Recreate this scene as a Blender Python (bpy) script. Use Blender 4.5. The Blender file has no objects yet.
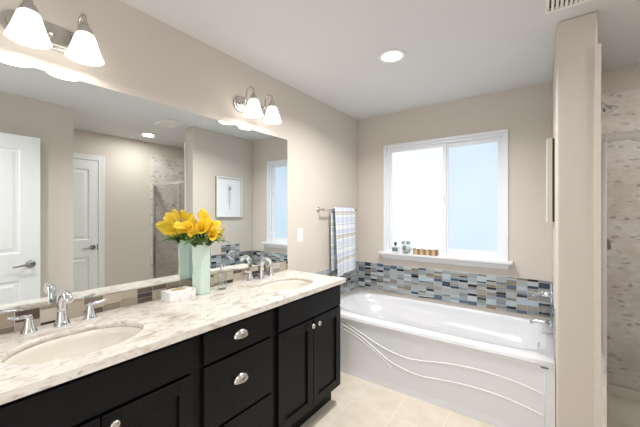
import bpy, bmesh, math, random
from mathutils import Vector, Matrix

# ------------------------------------------------------------------ camera, world, lights
S = bpy.context.scene
COL = S.collection
CAMX, CAMZ, TH, FPX = 1.716, 1.379, 0.6244, 308.15
cam_data = bpy.data.cameras.new('camera')
cam = bpy.data.objects.new('camera', cam_data)
COL.objects.link(cam)
cam.location = (CAMX, 0.0, CAMZ)
cam.rotation_euler = (math.pi / 2, 0, TH)
cam_data.sensor_width = 36.0
cam_data.lens = FPX / 640.0 * 36.0
cam_data.shift_y = -1.0 / 640.0
cam_data.clip_start = 0.02
S.camera = cam

S.view_settings.view_transform = 'Standard'
S.view_settings.look = 'None'
S.view_settings.gamma = 1.0
S.view_settings.use_curve_mapping = False
S.view_settings.exposure = 0.18

world = bpy.data.worlds.new('sky')
world.use_nodes = True
S.world = world
wn = world.node_tree
bgn = wn.nodes['Background']
sky = wn.nodes.new('ShaderNodeTexSky')
sky.sky_type = 'HOSEK_WILKIE'
sky.sun_direction = (0.3, -0.5, 0.8)
sky.turbidity = 4.0
wn.links.new(sky.outputs[0], bgn.inputs[0])
bgn.inputs[1].default_value = 0.6


def area(name, loc, rot, sx, sy, power, color, shape='RECTANGLE', spread=180):
    l = bpy.data.lights.new(name, 'AREA')
    l.shape = shape
    l.size = sx
    if shape in ('RECTANGLE', 'ELLIPSE'):
        l.size_y = sy
    l.energy = power
    l.color = color
    l.spread = math.radians(spread)
    o = bpy.data.objects.new(name, l)
    o.location = loc
    o.rotation_euler = rot
    COL.objects.link(o)
    return o


PI = math.pi
# added fill in the doorway behind the camera, as if from the bedroom
area('doorway_fill', (1.35, -1.10, 1.30), (PI / 2, 0, 0), 1.1, 1.9, 14, (0.97, 0.985, 1.0))
# two recessed ceiling lamps, then one added fill
area('downlight_and_fill', (0.889, 1.983, 2.425), (0, 0, 0), 0.13, 0.13, 21, (1.0, 0.98, 0.95), 'DISK', 150)
area('downlight_and_fill', (2.640, 2.036, 2.425), (0, 0, 0), 0.13, 0.13, 8.5, (1.0, 0.97, 0.93), 'DISK', 180)
area('downlight_and_fill', (1.25, 0.15, 2.425), (0, 0, 0), 0.13, 0.13, 12, (1.0, 0.98, 0.95), 'DISK', 150)  # added unseen fill over the near room, without a fixture
SHADE_EMIT = 2.6
BULB_W = 0.8
PANE_L, PANE_R = 0.90, 0.74

# ------------------------------------------------------------------ dimensions
CEIL = 2.441
YW = 3.134      # window wall
PX, PY = 1.782, 2.164   # partition
PXR = 1.953
W = 3.118       # far right wall
W2, YC = 2.159, 1.075
YB = -1.15
CZ, CX, CE = 0.903, 0.5617, 1.925


# ------------------------------------------------------------------ materials
def new_mat(name):
    m = bpy.data.materials.new(name)
    m.use_nodes = True
    return m, m.node_tree, m.node_tree.nodes['Principled BSDF']


def srgb(r, g, b):
    f = lambda c: (c / 255.0) / 12.92 if c / 255.0 <= 0.04045 else ((c / 255.0 + 0.055) / 1.055) ** 2.4
    return (f(r), f(g), f(b), 1.0)


def plain(name, col, rough=0.5, metal=0.0, bump=0.0, bscale=200.0, coat=0.0, spec=0.5, var=0.0):
    m, t, p = new_mat(name)
    p.inputs['Base Color'].default_value = col
    p.inputs['Roughness'].default_value = rough
    p.inputs['Metallic'].default_value = metal
    p.inputs['Coat Weight'].default_value = coat
    p.inputs['Specular IOR Level'].default_value = spec
    tc = t.nodes.new('ShaderNodeTexCoord')
    nz = t.nodes.new('ShaderNodeTexNoise')
    nz.inputs['Scale'].default_value = bscale
    nz.inputs['Detail'].default_value = 3
    t.links.new(tc.outputs['Object'], nz.inputs['Vector'])
    if bump:
        b = t.nodes.new('ShaderNodeBump')
        b.inputs['Strength'].default_value = bump
        b.inputs['Distance'].default_value = 0.002
        t.links.new(nz.outputs[0], b.inputs['Height'])
        t.links.new(b.outputs[0], p.inputs['Normal'])
    if var:
        mx = t.nodes.new('ShaderNodeMix')
        mx.data_type = 'RGBA'
        mx.inputs[6].default_value = tuple(c * (1 - var) for c in col[:3]) + (1,)
        mx.inputs[7].default_value = tuple(min(1, c * (1 + var)) for c in col[:3]) + (1,)
        t.links.new(nz.outputs[0], mx.inputs[0])
        t.links.new(mx.outputs[2], p.inputs['Base Color'])
    return m


def emis(name, col, strength, base=(0.8, 0.8, 0.8, 1)):
    m, t, p = new_mat(name)
    p.inputs['Base Color'].default_value = base
    p.inputs['Emission Color'].default_value = col
    p.inputs['Emission Strength'].default_value = strength
    p.inputs['Roughness'].default_value = 0.35
    return m


def ramp(t, pts, interp='LINEAR'):
    r = t.nodes.new('ShaderNodeValToRGB')
    r.color_ramp.interpolation = interp
    e = r.color_ramp.elements
    while len(e) < len(pts):
        e.new(0.5)
    for k, (pos, c) in enumerate(pts):
        e[k].position = pos
        e[k].color = c
    return r


WALL = plain('wall_paint', srgb(212, 204, 195), 0.75, bump=0.25, bscale=260)
CEILM = plain('ceiling_paint', srgb(220, 221, 222), 0.8, bump=0.2, bscale=220)
WHITE = plain('white_trim_paint', srgb(236, 236, 238), 0.35)
VINYL = plain('white_vinyl', srgb(238, 240, 246), 0.3)
ACRYL = plain('white_acrylic', srgb(229, 230, 234), 0.2, coat=0.4)
PAN = plain('cream_shower_pan', srgb(226, 220, 210), 0.25)
PORC = plain('bisque_porcelain', srgb(222, 216, 206), 0.12, coat=0.3)
CAB = plain('espresso_cabinet', srgb(7, 6, 8), 0.45, spec=0.22, var=0.15, bscale=30)
CABIN = plain('cabinet_dark_gap', srgb(10, 9, 9), 0.6)
CHROME = plain('chrome', (0.74, 0.75, 0.77, 1), 0.07, 1.0)
NICKEL = plain('brushed_nickel', (0.56, 0.53, 0.49, 1), 0.24, 1.0)
DKMETAL = plain('aged_nickel', (0.30, 0.29, 0.28, 1), 0.3, 1.0)
CHAMP = plain('champagne_frame', srgb(188, 182, 164), 0.4, 0.3)
MIRROR = plain('mirror_silver', (0.87, 0.91, 0.91, 1), 0.0, 1.0)
GROUT = plain('grout', srgb(196, 192, 186), 0.8)
PAPER = plain('art_paper', srgb(236, 241, 245), 0.5)
INK = plain('grey_ink', srgb(110, 118, 128), 0.7)
MINT = plain('mint_ceramic', srgb(204, 224, 213), 0.18, coat=0.5)
STEM = plain('green_stem', srgb(70, 110, 45), 0.5)
FERN = plain('fern_green', srgb(160, 190, 112), 0.6, var=0.3, bscale=40)
LEAFD = plain('dark_leaf', srgb(48, 84, 40), 0.5, var=0.3, bscale=40)
YELLOW = plain('yellow_petal', srgb(251, 208, 48), 0.45, var=0.12, bscale=25)
YELLOW2 = plain('golden_blossom', srgb(250, 206, 50), 0.5, var=0.2, bscale=60)
KRAFT = plain('kraft_opening', srgb(178, 155, 118), 0.7)
PLASTIC = plain('white_plastic', srgb(240, 238, 232), 0.35)
GREYP = plain('grey_slot', srgb(95, 98, 104), 0.7)
BLACK = plain('black_plastic_and_shade', srgb(25, 27, 30), 0.4)
LABELM = plain('grey_label', srgb(120, 130, 132), 0.6)
CREAMLINE = plain('white_relief', srgb(250, 250, 250), 0.15)
LENS = emis('downlight_lens', (1, 0.96, 0.9, 1), 9.0)
SHADE = emis('glowing_opal_glass', (1.0, 0.95, 0.87, 1), SHADE_EMIT)


def glass_mat(name, col, rough=0.0, mixf=0.12):
    m = bpy.data.materials.new(name)
    m.use_nodes = True
    t = m.node_tree
    t.nodes.clear()
    out = t.nodes.new('ShaderNodeOutputMaterial')
    tr = t.nodes.new('ShaderNodeBsdfTransparent')
    tr.inputs[0].default_value = col
    gl = t.nodes.new('ShaderNodeBsdfGlossy')
    gl.inputs['Roughness'].default_value = rough
    lw = t.nodes.new('ShaderNodeLayerWeight')
    lw.inputs[0].default_value = 0.5
    pw = t.nodes.new('ShaderNodeMath')
    pw.operation = 'POWER'
    pw.inputs[1].default_value = 4.0
    ad = t.nodes.new('ShaderNodeMath')
    ad.operation = 'MULTIPLY_ADD'
    ad.inputs[1].default_value = 0.6
    ad.inputs[2].default_value = mixf
    mx = t.nodes.new('ShaderNodeMixShader')
    t.links.new(lw.outputs['Facing'], pw.inputs[0])
    t.links.new(pw.outputs[0], ad.inputs[0])
    t.links.new(ad.outputs[0], mx.inputs[0])
    t.links.new(tr.outputs[0], mx.inputs[1])
    t.links.new(gl.outputs[0], mx.inputs[2])
    t.links.new(mx.outputs[0], out.inputs[0])
    return m


SHGLASS = glass_mat('shower_glass', (0.95, 0.955, 0.95, 1), 0.0, 0.03)
CLEAR = glass_mat('clear_glass', (0.96, 0.98, 0.98, 1), 0.02, 0.05)


def frosted(name, top, bot, s):
    """frosted window pane whose emission stands in for daylight from the sky"""
    m, t, p = new_mat(name)
    tc = t.nodes.new('ShaderNodeTexCoord')
    nz = t.nodes.new('ShaderNodeTexNoise')
    nz.inputs['Scale'].default_value = 1.6
    nz.inputs['Detail'].default_value = 1
    t.links.new(tc.outputs['Object'], nz.inputs['Vector'])
    r = ramp(t, [(0.35, bot), (0.65, top)])
    t.links.new(nz.outputs[0], r.inputs[0])
    t.links.new(r.outputs[0], p.inputs['Emission Color'])
    p.inputs['Base Color'].default_value = (0.15, 0.17, 0.19, 1)
    p.inputs['Emission Strength'].default_value = s
    p.inputs['Roughness'].default_value = 0.3
    return m


FROST_L = frosted('frosted_pane_light', (0.86, 0.96, 1.0, 1), (0.80, 0.93, 0.98, 1), PANE_L)
FROST_R = frosted('frosted_pane_blue', (0.74, 0.88, 1.0, 1), (0.66, 0.82, 0.96, 1), PANE_R)


def counter_mat():
    m, t, p = new_mat('quartz_counter')
    tc = t.nodes.new('ShaderNodeTexCoord')
    mp = t.nodes.new('ShaderNodeMapping')
    mp.inputs['Rotation'].default_value = (0, 0, 0.5)
    mp.inputs['Scale'].default_value = (1.0, 0.55, 1.0)
    t.links.new(tc.outputs['Object'], mp.inputs[0])
    n1 = t.nodes.new('ShaderNodeTexNoise')
    n1.inputs['Scale'].default_value = 42
    n1.inputs['Detail'].default_value = 6
    n1.inputs['Distortion'].default_value = 1.2
    n2 = t.nodes.new('ShaderNodeTexNoise')
    n2.inputs['Scale'].default_value = 13
    n2.inputs['Detail'].default_value = 5
    n2.inputs['Distortion'].default_value = 0.8
    t.links.new(mp.outputs[0], n1.inputs['Vector'])
    t.links.new(mp.outputs[0], n2.inputs['Vector'])
    r1 = ramp(t, [(0.30, srgb(172, 162, 153)), (0.40, srgb(207, 200, 192)), (0.50, srgb(219, 213, 206)), (1, srgb(228, 224, 218))])
    r2 = ramp(t, [(0.34, srgb(224, 217, 208)), (0.46, srgb(255, 255, 255)), (1, srgb(255, 255, 255))])
    t.links.new(n1.outputs[0], r1.inputs[0])
    t.links.new(n2.outputs[0], r2.inputs[0])
    mx = t.nodes.new('ShaderNodeMix')
    mx.data_type = 'RGBA'
    mx.blend_type = 'MULTIPLY'
    mx.inputs[0].default_value = 1.0
    t.links.new(r1.outputs[0], mx.inputs[6])
    t.links.new(r2.outputs[0], mx.inputs[7])
    t.links.new(mx.outputs[2], p.inputs['Base Color'])
    p.inputs['Roughness'].default_value = 0.14
    return m


COUNTER = counter_mat()


def floor_mat():
    m, t, p = new_mat('floor_tile')
    tc = t.nodes.new('ShaderNodeTexCoord')
    mp = t.nodes.new('ShaderNodeMapping')
    mp.inputs['Location'].default_value = (-0.59, -1.975, 0)
    t.links.new(tc.outputs['Object'], mp.inputs[0])
    b = t.nodes.new('ShaderNodeTexBrick')
    b.offset = 0.0
    b.inputs['Scale'].default_value = 1.0
    b.inputs['Brick Width'].default_value = 0.305
    b.inputs['Row Height'].default_value = 0.305
    b.inputs['Mortar Size'].default_value = 0.0022
    b.inputs['Mortar Smooth'].default_value = 0.2
    b.inputs['Color1'].default_value = srgb(219, 210, 197)
    b.inputs['Color2'].default_value = srgb(224, 216, 204)
    b.inputs['Mortar'].default_value = srgb(235, 230, 222)
    t.links.new(mp.outputs[0], b.inputs['Vector'])
    nz = t.nodes.new('ShaderNodeTexNoise')
    nz.inputs['Scale'].default_value = 9
    nz.inputs['Detail'].default_value = 6
    t.links.new(tc.outputs['Object'], nz.inputs['Vector'])
    r = ramp(t, [(0.3, srgb(242, 240, 236)), (0.7, (1, 1, 1, 1))])
    t.links.new(nz.outputs[0], r.inputs[0])
    mx = t.nodes.new('ShaderNodeMix')
    mx.data_type = 'RGBA'
    mx.blend_type = 'MULTIPLY'
    mx.inputs[0].default_value = 1.0
    t.links.new(b.outputs[0], mx.inputs[6])
    t.links.new(r.outputs[0], mx.inputs[7])
    t.links.new(mx.outputs[2], p.inputs['Base Color'])
    p.inputs['Roughness'].default_value = 0.16
    return m


FLOOR = floor_mat()


def marble_mat():
    """small marble mosaic with darker slips"""
    m, t, p = new_mat('marble_mosaic')
    tc = t.nodes.new('ShaderNodeTexCoord')
    sp = t.nodes.new('ShaderNodeSeparateXYZ')
    t.links.new(tc.outputs['Object'], sp.inputs[0])
    ad = t.nodes.new('ShaderNodeMath')
    ad.operation = 'ADD'
    t.links.new(sp.outputs[0], ad.inputs[0])
    t.links.new(sp.outputs[1], ad.inputs[1])
    cb = t.nodes.new('ShaderNodeCombineXYZ')
    t.links.new(ad.outputs[0], cb.inputs[0])
    t.links.new(sp.outputs[2], cb.inputs[1])
    mp = t.nodes.new('ShaderNodeMapping')
    mp.inputs['Rotation'].default_value = (0, 0, 0.35)
    mp.inputs['Scale'].default_value = (30, 62, 1)
    wob = t.nodes.new('ShaderNodeTexNoise')
    wob.inputs['Scale'].default_value = 14
    t.links.new(cb.outputs[0], wob.inputs['Vector'])
    wsc = t.nodes.new('ShaderNodeVectorMath')
    wsc.operation = 'MULTIPLY_ADD'
    wsc.inputs[1].default_value = (0.05, 0.05, 0)
    t.links.new(wob.outputs['Color'], wsc.inputs[0])
    t.links.new(cb.outputs[0], wsc.inputs[2])
    t.links.new(wsc.outputs[0], mp.inputs[0])
    v = t.nodes.new('ShaderNodeTexVoronoi')
    v.voronoi_dimensions = '2D'
    v.inputs['Scale'].default_value = 1.0
    t.links.new(mp.outputs[0], v.inputs['Vector'])
    bw = t.nodes.new('ShaderNodeSeparateColor')
    t.links.new(v.outputs['Color'], bw.inputs[0])
    r = ramp(t, [(0.0, srgb(176, 168, 163)), (0.07, srgb(200, 192, 187)), (0.12, srgb(226, 219, 213)), (0.6, srgb(229, 222, 217)), (1.0, srgb(235, 230, 226))])
    t.links.new(bw.outputs[0], r.inputs[0])
    nz = t.nodes.new('ShaderNodeTexNoise')
    nz.inputs['Scale'].default_value = 5
    nz.inputs['Detail'].default_value = 5
    t.links.new(tc.outputs['Object'], nz.inputs['Vector'])
    r2 = ramp(t, [(0.3, srgb(228, 222, 218)), (0.6, (1, 1, 1, 1))])
    t.links.new(nz.outputs[0], r2.inputs[0])
    mx = t.nodes.new('ShaderNodeMix')
    mx.data_type = 'RGBA'
    mx.blend_type = 'MULTIPLY'
    mx.inputs[0].default_value = 1.0
    t.links.new(r.outputs[0], mx.inputs[6])
    t.links.new(r2.outputs[0], mx.inputs[7])
    t.links.new(mx.outputs[2], p.inputs['Base Color'])
    p.inputs['Roughness'].default_value = 0.35
    return m


MARBLE = marble_mat()


BULLNOSE = plain('cream_stone_edge', srgb(222, 213, 205), 0.4, var=0.06, bscale=18)


def box_marble():
    m, t, p = new_mat('marbled_card')
    tc = t.nodes.new('ShaderNodeTexCoord')
    nz = t.nodes.new('ShaderNodeTexNoise')
    nz.inputs['Scale'].default_value = 22
    nz.inputs['Detail'].default_value = 6
    nz.inputs['Distortion'].default_value = 2.0
    t.links.new(tc.outputs['Object'], nz.inputs['Vector'])
    r = ramp(t, [(0.32, srgb(196, 192, 190)), (0.45, srgb(240, 238, 236)), (1, srgb(248, 247, 246))])
    t.links.new(nz.outputs[0], r.inputs[0])
    t.links.new(r.outputs[0], p.inputs['Base Color'])
    p.inputs['Roughness'].default_value = 0.4
    return m


BOXM = box_marble()


def plaid_mat():
    m, t, p = new_mat('plaid_towel')
    tc = t.nodes.new('ShaderNodeTexCoord')
    sp = t.nodes.new('ShaderNodeSeparateXYZ')
    t.links.new(tc.outputs['UV'], sp.inputs[0])

    def stripes(sock, scale, pts):
        mu = t.nodes.new('ShaderNodeMath')
        mu.operation = 'MULTIPLY'
        mu.inputs[1].default_value = scale
        t.links.new(sock, mu.inputs[0])
        fr = t.nodes.new('ShaderNodeMath')
        fr.operation = 'FRACT'
        t.links.new(mu.outputs[0], fr.inputs[0])
        r = ramp(t, pts, 'CONSTANT')
        t.links.new(fr.outputs[0], r.inputs[0])
        return r
    wh = srgb(250, 250, 250)
    a = stripes(sp.outputs[1], 1 / 0.235, [(0.0, wh), (0.14, srgb(190, 202, 220)), (0.17, wh), (0.22, srgb(228, 234, 243)), (0.48, wh),
                                            (0.56, srgb(224, 217, 208)), (0.68, srgb(190, 186, 186)), (0.72, wh), (0.78, srgb(223, 230, 242)), (0.96, wh)])
    b = stripes(sp.outputs[0], 1 / 0.17, [(0.0, wh), (0.2, srgb(236, 241, 249)), (0.45, srgb(208, 216, 228)), (0.5, wh), (0.7, srgb(232, 238, 247)), (0.9, srgb(232, 228, 222))])
    mx = t.nodes.new('ShaderNodeMix')
    mx.data_type = 'RGBA'
    mx.blend_type = 'MULTIPLY'
    mx.inputs[0].default_value = 1.0
    t.links.new(a.outputs[0], mx.inputs[6])
    t.links.new(b.outputs[0], mx.inputs[7])
    t.links.new(mx.outputs[2], p.inputs['Base Color'])
    p.inputs['Roughness'].default_value = 0.9
    nz = t.nodes.new('ShaderNodeTexNoise')
    nz.inputs['Scale'].default_value = 300
    t.links.new(tc.outputs['Object'], nz.inputs['Vector'])
    bp = t.nodes.new('ShaderNodeBump')
    bp.inputs['Strength'].default_value = 0.3
    bp.inputs['Distance'].default_value = 0.002
    t.links.new(nz.outputs[0], bp.inputs['Height'])
    t.links.new(bp.outputs[0], p.inputs['Normal'])
    return m


PLAID = plaid_mat()


def basket_mat():
    m, t, p = new_mat('striped_wicker')
    tc = t.nodes.new('ShaderNodeTexCoord')
    w = t.nodes.new('ShaderNodeTexWave')
    w.inputs['Scale'].default_value = 5.5
    w.inputs['Distortion'].default_value = 0.3
    t.links.new(tc.outputs['Object'], w.inputs['Vector'])
    r = ramp(t, [(0.35, srgb(146, 120, 90)), (0.6, srgb(205, 180, 146))])
    t.links.new(w.outputs[0], r.inputs[0])
    t.links.new(r.outputs[0], p.inputs['Base Color'])
    p.inputs['Roughness'].default_value = 0.8
    return m


WICKER = basket_mat()


# ------------------------------------------------------------------ mesh helpers
class MB:
    def __init__(s):
        s.v, s.f, s.mi, s.sm = [], [], [], []
        s.uv = None

    def add(s, vs, fs, M=None, mi=0, smooth=False):
        o = len(s.v)
        s.v += [tuple((M @ Vector(p)) if M else p) for p in vs]
        for f in fs:
            s.f.append(tuple(o + i for i in f))
            s.mi.append(mi)
            s.sm.append(smooth)
        return s

    def box(s, x0, x1, y0, y1, z0, z1, M=None, mi=0):
        vs = [(x, y, z) for z in (z0, z1) for y in (y0, y1) for x in (x0, x1)]
        fs = [(0, 2, 3, 1), (4, 5, 7, 6), (0, 1, 5, 4), (2, 6, 7, 3), (0, 4, 6, 2), (1, 3, 7, 5)]
        return s.add(vs, fs, M, mi)

    def lathe(s, prof, n=24, M=None, mi=0, smooth=True, cap=True):
        """prof: list of (r, z)"""
        vs, fs = [], []
        for r, z in prof:
            for k in range(n):
                a = 2 * PI * k / n
                vs.append((r * math.cos(a), r * math.sin(a), z))
        for i in range(len(prof) - 1):
            for k in range(n):
                k2 = (k + 1) % n
                fs.append((i * n + k, i * n + k2, (i + 1) * n + k2, (i + 1) * n + k))
        if cap:
            fs.append(tuple(reversed(range(n))))
            fs.append(tuple((len(prof) - 1) * n + k for k in range(n)))
        return s.add(vs, fs, M, mi, smooth)

    def tube(s, pts, rad, n=10, M=None, mi=0, flat=None):
        """pts polyline, rad number or list, flat: optional (rx, ry) factors"""
        P = [Vector(p) for p in pts]
        R = rad if isinstance(rad, (list, tuple)) else [rad] * len(P)
        vs, fs = [], []
        up = None
        for i, p in enumerate(P):
            d = (P[min(i + 1, len(P) - 1)] - P[max(i - 1, 0)]).normalized()
            if up is None:
                up = Vector((0, 0, 1)) if abs(d.z) < 0.9 else Vector((1, 0, 0))
            a = d.cross(up)
            if a.length < 1e-4:
                a = d.cross(Vector((0, 1, 0)))
            a.normalize()
            b = a.cross(d).normalized()
            up = b
            fx, fy = flat if flat else (1, 1)
            for k in range(n):
                t = 2 * PI * k / n
                q = p + a * math.cos(t) * R[i] * fx + b * math.sin(t) * R[i] * fy
                vs.append(tuple(q))
        m = len(P)
        for i in range(m - 1):
            for k in range(n):
                k2 = (k + 1) % n
                fs.append((i * n + k, i * n + k2, (i + 1) * n + k2, (i + 1) * n + k))
        fs.append(tuple(reversed(range(n))))
        fs.append(tuple((m - 1) * n + k for k in range(n)))
        return s.add(vs, fs, M, mi, True)

    def prism(s, poly, h0, h1, M=None, mi=0, smooth=False):
        n = len(poly)
        vs = [(x, y, h0) for x, y in poly] + [(x, y, h1) for x, y in poly]
        fs = [tuple(reversed(range(n))), tuple(range(n, 2 * n))] + [(i, (i + 1) % n, n + (i + 1) % n, n + i) for i in range(n)]
        return s.add(vs, fs, M, mi, smooth)

    def build(s, name, mats, parent=None, bevel=0.0, seg=2, subsurf=0, fix=True):
        me = bpy.data.meshes.new(name)
        me.from_pydata(s.v, [], s.f)
        if not isinstance(mats, (list, tuple)):
            mats = [mats]
        for m in mats:
            me.materials.append(m)
        me.polygons.foreach_set('material_index', s.mi)
        me.polygons.foreach_set('use_smooth', s.sm)
        if s.uv:
            ul = me.uv_layers.new(name='uv')
            for l in me.loops:
                ul.data[l.index].uv = s.uv[l.vertex_index]
        me.update()
        if fix:
            bm = bmesh.new()
            bm.from_mesh(me)
            bmesh.ops.recalc_face_normals(bm, faces=bm.faces)
            bm.to_mesh(me)
            bm.free()
        o = bpy.data.objects.new(name, me)
        COL.objects.link(o)
        if parent:
            o.parent = parent
            o.matrix_parent_inverse = Matrix.Translation(-parent_loc(parent))
        if bevel:
            b = o.modifiers.new('bevel', 'BEVEL')
            b.width = bevel
            b.segments = seg
            b.limit_method = 'ANGLE'
            b.harden_normals = False
        if subsurf:
            q = o.modifiers.new('subsurf', 'SUBSURF')
            q.levels = q.render_levels = subsurf
        return o


def parent_loc(o):
    v = Vector(o.location)
    while o.parent:
        o = o.parent
        v = v if o.type == 'MESH' else v
    return v


def T(x, y, z):
    return Matrix.Translation((x, y, z))


def RX(a):
    return Matrix.Rotation(a, 4, 'X')


def RY(a):
    return Matrix.Rotation(a, 4, 'Y')


def RZ(a):
    return Matrix.Rotation(a, 4, 'Z')


def tag(o, label=None, cat=None, group=None, kind=None):
    if label:
        o['label'] = label
    if cat:
        o['category'] = cat
    if group:
        o['group'] = group
    if kind:
        o['kind'] = kind
    return o


def thing(name, label, cat, loc=(0, 0, 0), group=None, kind=None, rz=0.0):
    """an Empty at the base of the thing; children are built in local coordinates"""
    o = bpy.data.objects.new(name, None)
    o.empty_display_size = 0.05
    COL.objects.link(o)
    o.location = loc
    o.rotation_euler = (0, 0, rz)
    return tag(o, label, cat, group, kind)


def part(mb, name, mats, parent, **kw):
    """child mesh in the parent's local coordinates"""
    o = mb.build(name, mats, None, **kw)
    o.parent = parent
    return o


def copy_tree(o, parent=None):
    c = o.copy()
    COL.objects.link(c)
    if parent:
        c.parent = parent
    for ch in list(o.children):
        copy_tree(ch, c)
    return c


def struct(mb, name, mats, **kw):
    o = mb.build(name, mats, **kw)
    o['kind'] = 'structure'
    return o


# ------------------------------------------------------------------ room shell
TK = 0.10
struct(MB().box(-TK, W + TK, YB - TK, YW + TK + 0.05, -0.08, 0.0), 'floor', FLOOR)
struct(MB().box(-TK, W + TK, YB - TK, YW + TK + 0.05, CEIL, CEIL + 0.08), 'ceiling', CEILM)
struct(MB().box(-TK, 0, YB - TK, YW + TK, 0, CEIL), 'wall_left', WALL)
# window wall with its opening
wx0, wx1, wz0, wz1 = 0.317, 1.479, 0.94, 2.107
m = MB()
m.box(0, wx0, YW, YW + TK + 0.05, 0, CEIL)
m.box(wx1, W + TK, YW, YW + TK + 0.05, 0, CEIL)
m.box(wx0, wx1, YW, YW + TK + 0.05, 0, wz0)
m.box(wx0, wx1, YW, YW + TK + 0.05, wz1, CEIL)
struct(m, 'wall_back', WALL)
struct(MB().box(W, W + TK, YC, YW, 0, CEIL), 'wall_right', WALL)
struct(MB().box(W2, W2 + TK, YB, YC, 0, CEIL), 'wall_near_right', WALL)
struct(MB().box(W2 + TK, W + TK, YC - TK, YC, 0, CEIL), 'wall_alcove', WALL)
# wall behind the camera with the open doorway
m = MB()
m.box(0, 0.78, YB - TK, YB, 0, CEIL)
m.box(1.92, W2 + TK, YB - TK, YB, 0, CEIL)
m.box(0.78, 1.92, YB - TK, YB, 2.27, CEIL)
struct(m, 'wall_front', WALL)
struct(MB().box(PX, PXR, PY, YW, 0, CEIL), 'wall_partition', WALL, bevel=0.012, seg=3)

# baseboards that could be seen from a step aside
m = MB().box(W2 - 0.014, W2, YB, YC, 0, 0.09)
struct(m, 'baseboard_near_right', WHITE, bevel=0.003)
m = MB().box(W - 0.014, W, 1.68, 2.26, 0, 0.09)
struct(m, 'baseboard_right', WHITE, bevel=0.003)
m = MB().box(0, 0.014, 1.93, 2.26, 0, 0.09)
struct(m, 'baseboard_left', WHITE, bevel=0.003)
m = MB().box(PX + 0.0, PXR, PY - 0.014, PY, 0, 0.09)
struct(m, 'baseboard_partition', WHITE, bevel=0.003)

# marble mosaic cladding of the shower
MT = 2.262
struct(MB().box(PXR, PXR + 0.013, PY + 0.006, YW, 0.0, MT).box(PXR - 0.012, PXR + 0.013, PY - 0.006, PY, 0.0, MT, mi=1).box(PXR, PXR + 0.013, PY, PY + 0.006, 0.0, MT, mi=1), 'trim_1', [MARBLE, BULLNOSE])
struct(MB().box(PXR + 0.013, W - 0.012, YW - 0.012, YW, 0.107, MT), 'trim_2', MARBLE)
struct(MB().box(W - 0.012, W, 2.289, YW, 0.107, MT), 'trim_3', MARBLE, bevel=0.003)


# ------------------------------------------------------------------ window
def build_window():
    w = thing('window_1', None, None, ((wx0 + wx1) / 2, YW, wz0), kind='structure')
    hx = (wx1 - wx0) / 2
    H = wz1 - wz0

    def frame(x0, x1, z0, z1, t, y0, y1, tb=None):
        tb = t if tb is None else tb
        f = MB()
        f.box(x0, x0 + t, y0, y1, z0, z1)
        f.box(x1 - t, x1, y0, y1, z0, z1)
        f.box(x0 + t, x1 - t, y0, y1, z1 - t, z1)
        f.box(x0 + t, x1 - t, y0, y1, z0, z0 + tb)
        return f
    part(frame(-hx, hx, 0, H, 0.026, -0.014, 0.13), 'outer_frame', VINYL, w, bevel=0.003)
    part(frame(-hx + 0.026, hx - 0.026, 0.02, H - 0.026, 0.022, 0.012, 0.11), 'inner_frame', VINYL, w, bevel=0.002)
    # left sliding sash, nearer to the room, and the fixed right one
    cx = 0.942 - (wx0 + wx1) / 2
    ls = part(frame(-hx + 0.048, cx + 0.014, 0.042, H - 0.048, 0.033, 0.03, 0.07), 'sliding_sash', VINYL, w, bevel=0.002)
    rs = part(frame(cx - 0.012, hx - 0.046, 0.042, H - 0.048, 0.042, 0.05, 0.09), 'fixed_sash', VINYL, w, bevel=0.002)
    part(MB().box(-hx + 0.08, cx - 0.018, 0.047, 0.053, 0.074, H - 0.08), 'pane', FROST_L, ls)
    part(MB().box(cx + 0.029, hx - 0.087, 0.067, 0.073, 0.083, H - 0.089), 'pane', FROST_R, rs)
    k = MB().box(cx - 0.012, cx + 0.002, 0.016, 0.032, 0.54, 0.61)
    k.box(cx - 0.010, cx + 0.0, 0.006, 0.018, 0.565, 0.585)
    part(k, 'latch', VINYL, w, bevel=0.002)
    s = MB()
    x0, x1 = 0.285 - (wx0 + wx1) / 2, 1.515 - (wx0 + wx1) / 2
    s.box(x0, x1, -0.085, 0.0, 0.0, 0.020)
    s.box(-hx + 0.026, hx - 0.026, 0.0, 0.05, 0.0, 0.020)
    # ogee apron below the stool, with returns
    prof = [(0, 0.0), (-0.066, 0.0), (-0.066, -0.008), (-0.052, -0.016), (-0.040, -0.036), (-0.028, -0.044), (-0.022, -0.056), (0, -0.056)]
    n = len(prof)
    vs = []
    for (y, z) in prof:
        e = 0.015 + (-0.066 - y) * -0.6
        vs.append((x0 + e, y, z))
    for (y, z) in prof:
        e = 0.015 + (-0.066 - y) * -0.6
        vs.append((x1 - e, y, z))
    fs = [tuple(range(n)), tuple(range(2 * n - 1, n - 1, -1))] + [(i, (i + 1) % n, n + (i + 1) % n, n + i) for i in range(n)]
    s.add(vs, fs)
    part(s, 'window_sill', WHITE, w, bevel=0.002)
    return w


build_window()


# ------------------------------------------------------------------ doors (seen in the mirror)
def lever_handle(parent, y, z, sgn, side=-1):
    """rose and lever on the face at local x = 0 pointing towards y*sgn; projects to side*x"""
    M = T(0, y, z) @ RY(side * PI / 2)
    r = MB().lathe([(0.001, 0.0), (0.034, 0.0), (0.034, 0.006), (0.028, 0.010), (0.014, 0.014), (0.012, 0.05), (0.001, 0.052)], 24, M)
    pts = [(side * 0.045, y, z), (side * 0.052, y + sgn * 0.02, z + 0.002), (side * 0.052, y + sgn * 0.06, z - 0.001), (side * 0.050, y + sgn * 0.10, z - 0.008), (side * 0.046, y + sgn * 0.125, z - 0.010)]
    r.tube(pts, [0.010, 0.011, 0.009, 0.008, 0.006], 10)
    return part(r, 'lever_handle', DKMETAL, parent)


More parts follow.
